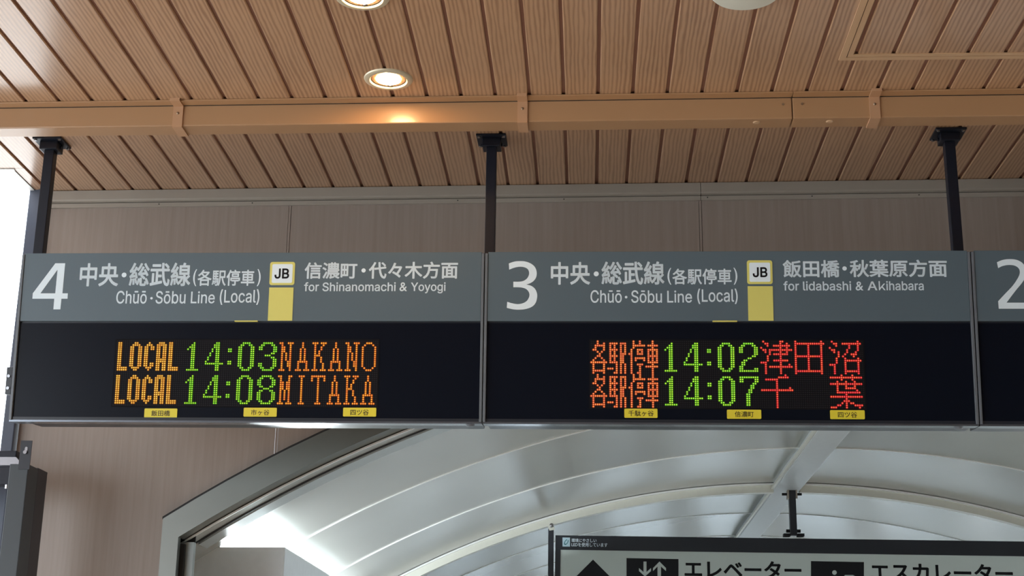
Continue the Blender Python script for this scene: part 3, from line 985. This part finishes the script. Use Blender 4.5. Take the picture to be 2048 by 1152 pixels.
board(UB, UC, 'hanging departure board for platform 3 with red Japanese destinations, middle board', 0.012,
      [(1182.6, 682.5), (1724.5, 683.9), (1182.7, 812.2), (1727.6, 816.2)],
      [kk + time_(0, '2') + [('津', 80, 'red'), ('田', 96, 'red'), ('沼', 112, 'red')], kk + time_(0, '7') + [('千', 80, 'red'), ('葉', 112, 'red')]],
      [('中央', (1101.8, 1180.3, 524.5, 570), None, KS), ('dot', (1192.5, 548.3, 5.0), None, 0), ('総武線', (1203, 1328.7, 523.6, 570), None, KS),
       ('(', (1334.8, 1342.4, 536.5, 570), None, 0.01), ('各駅停車', (1344.6, 1463, 537.7, 569.5), None, KS * 0.8), (')', (1467, 1474.5, 536, 570), None, 0.01),
       ('Chūō', (1181, 1243.6, 580.7, 606.3), SANS, 0.008), ('dot', (1252.2, 594.8, 2.6), None, 0), ('Sōbu', (1262.4, 1323.8, 581, 606.3), SANS, 0.008),
       ('Line', (1334.3, 1383.8, 581.4, 606), SANS, 0.008), ('(Local)', (1394.3, 1475.2, 577.8, 608.6), SANS, 0.008),
       ('飯田橋', (1565.2, 1678.6, 520.6, 555.4), None, KS), ('dot', (1688.7, 537.5, 4.3), None, 0), ('秋葉原方面', (1698.9, 1893.5, 520, 554.7), None, KS),
       ('for lidabashi', (1566.5, 1702, 562.8, 581.8), SANS, 0.012), ('&', (1710.7, 1726, 563.6, 581.6), None, 0.01),
       ('A', (1734.5, 1754, 563.4, 581.2), SANS, 0.012), ('k', (1757, 1770.4, 562.8, 581.0), SANS, 0.012), ('ihabara', (1772, 1846.8, 562.6, 581.4), SANS, 0.012)],
      three, ((1493.8, 1544.6, 521.3, 568.7), (1498.4, 1540.2, 525.9, 564.3), (1505, 1534.4, 535.2, 555.4)), (1495.8, 1546, 573, 641), (1425, 1474, 640.5, 643),
      [('千駄ヶ谷', (1248.7, 1315, 817.4, 835.6), (1256.6, 1307.5, 820.7, 832.5)), ('信濃町', (1454, 1522.5, 819.4, 837.6), (1469.4, 1507.4, 822.7, 834.1)),
       ('四ツ谷', (1660.4, 1729.5, 820.4, 838.3), (1675.6, 1714.3, 823.7, 835.3))], 1921)
board(UC, UC + WID, 'hanging departure board for platform 2, cut by the right edge of the picture', 0.012,
      None, [], [], two, None, None, None, [], None)

# ---- hanger posts holding the boards
def hanger(px, py, label):
    c = on_z(px, py, CEIL)
    r = empty('hanger_post', (c.x, c.y, CEIL), (0, 0, SYAW))
    tag(r, label, 'hanger post', 'square hanger posts')
    boxobj('mounting_plate', -0.055, 0.055, -0.055, 0.055, -0.008, 0.0, M['black_metal'], r, bevel=0.002)
    col = boxobj('collar', -0.034, 0.034, -0.032, 0.032, -0.040, -0.008, M['black_metal'], r, bevel=0.003)
    for sx in (-1, 1):
        bm = bmesh.new(); cyl(bm, (sx * 0.034, 0.0, -0.024), 0.006, sx * 0.006, 'X', 10)
        obj('bolt', bm, M['black_metal'], col)
    boxobj('pole', -0.0185, 0.0185, -0.0185, 0.0185, -0.76, -0.02, M['black_metal'], r, bevel=0.002)
    for sx in (-1, 1):
        for sy in (-1, 1):
            bm = bmesh.new(); cyl(bm, (sx * 0.045, sy * 0.045, -0.013), 0.006, 0.006, 'Z', 6)
            obj('bolt', bm, M['bolt'], r)
    return r
hanger(104, 284, 'black square hanger post above the left end of the platform 4 board')
hanger(984, 278, 'black square hanger post above the joint between platform 4 and 3 boards')
hanger(1896, 266, 'black square hanger post above the right end of the platform 3 board')

# ================================================================== DIRECTION SIGN UNDER THE CANOPY
DYAW = math.radians(-1.4)
DY = 9.14
dtl = on_y(1111, 1070.5, DY * math.cos(DYAW), DYAW)
dtr = on_y(2048, 1083, DY * math.cos(DYAW), DYAW)
droll = -math.atan2(dtr.z - dtl.z, (dtr - dtl).length)
ds = empty('direction_sign', dtl)
DMX = Matrix.Rotation(DYAW, 4, 'Z') @ Matrix.Rotation(droll, 4, 'Y')
ds.matrix_world = Matrix.Translation(dtl) @ DMX
tag(ds, 'pale hanging direction sign with dark frame for lifts and escalators, bottom right', 'direction sign')
D_X = DMX @ Vector((1, 0, 0)); D_Y = DMX @ Vector((0, 1, 0)); D_Z = DMX @ Vector((0, 0, 1))
def DV(x, y):
    r = ray(x, y); o = Vector((dtl.x, dtl.y, dtl.z - EYE))
    k = o.dot(D_Y) / r.dot(D_Y)
    q = r * k - o
    return q.dot(D_X), q.dot(D_Z)
DW, DHt = DV(2300, 1085)[0], 0.62
dl = DV(1121, 1110)[0]; dt = DV(1121, 1099.5)[1]
bm = bmesh.new()
box(bm, 0, dl, 0.0, 0.12, -DHt, 0); box(bm, DW - dl, DW, 0.0, 0.12, -DHt, 0)
box(bm, dl, DW - dl, 0.0, 0.12, dt, 0); box(bm, dl, DW - dl, 0.0, 0.12, -DHt, -DHt + abs(dt) * 0.6)
obj('sign_frame', bm, M['housing'], ds)
boxobj('sign_face', dl - 0.002, DW - dl + 0.002, 0.004, 0.02, -DHt + 0.03, dt + 0.002, M['face_white'], ds)
FY = 0.003
def poly(name, pts, m, parent=None, y=FY):
    bm = bmesh.new()
    fill_poly(bm, [DV(*p) for p in pts], y)
    return flat_obj(name, bm, m, parent or ds)
# big straight-on arrow
poly('arrow', [(1186, 1119), (1240, 1173), (1222, 1186), (1196, 1163), (1196, 1225), (1176, 1225), (1176, 1163), (1150, 1186), (1132, 1173)], M['ink'])
# lift pictogram
sq = poly('lift_pictogram', [(1253, 1116), (1357, 1118), (1357, 1222), (1253, 1220)], M['ink'])
poly('down_arrow', [(1287, 1123), (1293, 1123), (1293, 1144), (1302, 1136), (1302, 1142), (1290, 1153), (1278, 1142), (1278, 1136), (1287, 1144)], M['face_white'], sq, FY - 0.001)
poly('up_arrow', [(1319, 1123), (1332, 1136), (1332, 1142), (1322, 1133), (1322, 1154), (1315, 1154), (1315, 1133), (1306, 1142), (1306, 1136)], M['face_white'], sq, FY - 0.001)
sq = poly('escalator_pictogram', [(1622, 1122), (1728, 1124), (1728, 1226), (1622, 1224)], M['ink'])
hp = [(1669 + 4.6 * math.cos(2 * math.pi * i / 16), 1145 + 4.6 * math.sin(2 * math.pi * i / 16)) for i in range(16)]
poly('figure_head', hp, M['face_white'], sq, FY - 0.001)
poly('figure_body', [(1664, 1152), (1674, 1152), (1676, 1175), (1672, 1196), (1666, 1196), (1662, 1175)], M['face_white'], sq, FY - 0.001)
poly('handrail', [(1690, 1150), (1706, 1150), (1714, 1154), (1717, 1162), (1711, 1166), (1706, 1158), (1692, 1157), (1655, 1205), (1645, 1205)], M['face_white'], sq, FY - 0.001)
def dtext(body, x0, x1, y0, y1, bold, m='ink', font=None):
    xm, ym = (x0 + x1) / 2, (y0 + y1) / 2
    bm = bmesh.new()
    fit_text(bm, body, DV(x0, ym)[0], DV(x1, ym)[0], DV(xm, y1)[1], DV(xm, y0)[1], FY - (0.004 if m != 'ink' else 0), font, bold)
    flat_obj('lettering', bm, M[m], ds)
dtext('エレベーター', 1369, 1603, 1121.5, 1156.5, 0.028)
dtext('エスカレーター', 1742, 2026, 1127, 1163, 0.028)
dtext('環境にやさしい', 1143, 1193, 1077.2, 1084.6, 0.012, 'letter')
dtext('LEDを使用しています', 1143, 1215, 1085.6, 1093.6, 0.012, 'letter')
bg_ = poly('eco_badge', [(1125, 1075), (1140, 1075.2), (1140, 1093.3), (1125, 1093)], M['pale_blue'], ds, -0.0008)
def ring_e():
    bm = bmesh.new()
    cx, cy = 1132.6, 1084.2
    def P(t, k):
        a = math.radians(t)
        x, y = 6.0 * math.cos(a) * k, 3.2 * math.sin(a) * k
        c, s = math.cos(math.radians(-58)), math.sin(math.radians(-58))
        u, v = DV(cx + x * c - y * s, cy + x * s + y * c)
        return bm.verts.new((u, -0.0018, v))
    ts = [20 + i * 15 for i in range(22)]
    o_ = [P(t, 1.1) for t in ts]; i_ = [P(t, 0.66) for t in ts]
    for a in range(len(ts) - 1):
        bm.faces.new((o_[a], o_[a + 1], i_[a + 1], i_[a]))
    flat_obj('eco_mark', bm, M['teal'], bg_)
ring_e()
# sign hangers
def sign_hanger(px, py0, label, mode):
    top = on_y(px, py0, DY * math.cos(DYAW), DYAW)
    r = empty('sign_hanger', top)
    tag(r, label, 'hanger post')
    if mode == 'side':
        boxobj('pole', -0.017, 0.017, -0.02, 0.02, -1.0, -0.025, M['housing'], r, bevel=0.003)
        bm = bmesh.new(); prism(bm, [(-0.034, 0.058), (-0.006, 0.058), (0.026, -0.032), (-0.008, -0.038), (-0.022, -0.005)], -0.028, -0.022)
        ck = obj('clamp', bm, M['rib'], r)
        bm = bmesh.new(); lathe(bm, [(0.0, -0.012), (0.011, -0.010), (0.015, 0.0)], n=16)
        bmesh.ops.rotate(bm, verts=bm.verts, cent=(0, 0, 0), matrix=Matrix.Rotation(math.radians(-90), 3, 'X'))
        obj('bolt', bm, M['bolt'], ck, (0.004, -0.03, -0.006))
    else:
        z1 = dtl.z - top.z
        boxobj('pole', -0.021, 0.021, -0.02, 0.02, z1 + 0.002, 0.0, M['housing'], r, bevel=0.003)
        for sx in (-1, 1):
            boxobj('clamp', sx * 0.021 if sx > 0 else -0.030, 0.030 if sx > 0 else -0.021, -0.03, 0.03, -0.075, 0.0, M['cream'], r)
            bm = bmesh.new(); cyl(bm, (sx * 0.030, -0.0, -0.045), 0.008, sx * 0.03, 'X', 10)
            obj('bolt', bm, M['ink'], r)
            boxobj('foot', min(sx * 0.021, sx * 0.062), max(sx * 0.021, sx * 0.062), -0.03, 0.03, z1 - 0.004, z1 + 0.012, M['ink'], r)
            bm = bmesh.new(); cyl(bm, (sx * 0.021, 0.0, z1 + 0.03), 0.010, sx * 0.022, 'X', 8)
            obj('bolt', bm, M['ink'], r)
sign_hanger(1102, 1050, 'dark pole with pale clamp at the left side of the direction sign', 'side')
sign_hanger(1583, 974, 'short dark hanger between the ridge beam and the direction sign', 'mid')

# ================================================================== FAR LEFT: EDGE-ON CABINET AND RAILS
cb = on_y(57, 928, 5.20)
cab = empty('sign_cabinet', (cb.x, 5.20, 0), (0, 0, 0))
tag(cab, 'dark grey upright cabinet seen edge-on at the bottom left', 'cabinet')
zt = cb.z
boxobj('front_panel', -0.068, 0.0, 0.0, 0.10, 0.25, zt, M['cabinet'], cab, bevel=0.002)
boxobj('rear_panel', -0.060, -0.001, 0.102, 0.20, 0.25, zt + 0.004, M['housing'], cab, bevel=0.002)
boxobj('mounting_bar', -0.035, 0.006, -0.004, 0.0, zt - 0.02, zt + 0.085, M['housing'], cab)
bm = bmesh.new(); prism(bm, rrect(-0.018, -0.008, zt + 0.036, zt + 0.062, 0.0049), -0.0048, -0.0040)
obj('slot', bm, M['bolt'], cab)
bm = bmesh.new(); cyl(bm, (-0.0145, -0.010, zt + 0.042), 0.007, 0.006, 'Y', 12); obj('bolt', bm, M['bolt'], cab)
rl = on_y(30, 912, 5.26)
rail = empty('side_rail', (rl.x, 5.30, rl.z))
tag(rail, 'dark horizontal rail with bright lip running left from the cabinet', 'rail')
boxobj('top_bar', -1.2, 0.0, -0.03, 0.03, -0.002, 0.022, M['black_metal'], rail, bevel=0.003)
bm = bmesh.new()
prism(bm, [(-1.2, -0.002), (0.0, -0.002), (0.03, -0.032), (-1.2, -0.032)], -0.03, -0.02)
obj('lip', bm, M['bolt'], rail)
boxobj('lower_bar', -1.2, -0.005, -0.02, 0.05, -0.10, -0.034, M['black_metal'], rail, bevel=0.003)
bm = bmesh.new(); cyl(bm, (-0.03, 0.0, -0.115), 0.012, 0.02, 'Z', 12); obj('bolt', bm, M['bolt'], rail)
# small latch bracket sticking out of the left end of the platform 4 board
u, v = UV(18, 760)
bp = S0 + SM @ Vector((u - 0.004, 0.03, v))
br = empty('end_bracket', bp)
br.matrix_world = Matrix.Translation(bp) @ SM
tag(br, 'small dark bracket on the left end of the platform 4 board', 'bracket')
boxobj('plate', -0.020, 0.002, 0.0, 0.03, -0.045, 0.050, M['housing'], br, bevel=0.002)
bm = bmesh.new(); cyl(bm, (-0.010, -0.004, 0.018), 0.0055, 0.005, 'Y', 10); cyl(bm, (-0.010, -0.004, -0.024), 0.0055, 0.005, 'Y', 10)
obj('screw', bm, M['bolt'], br)
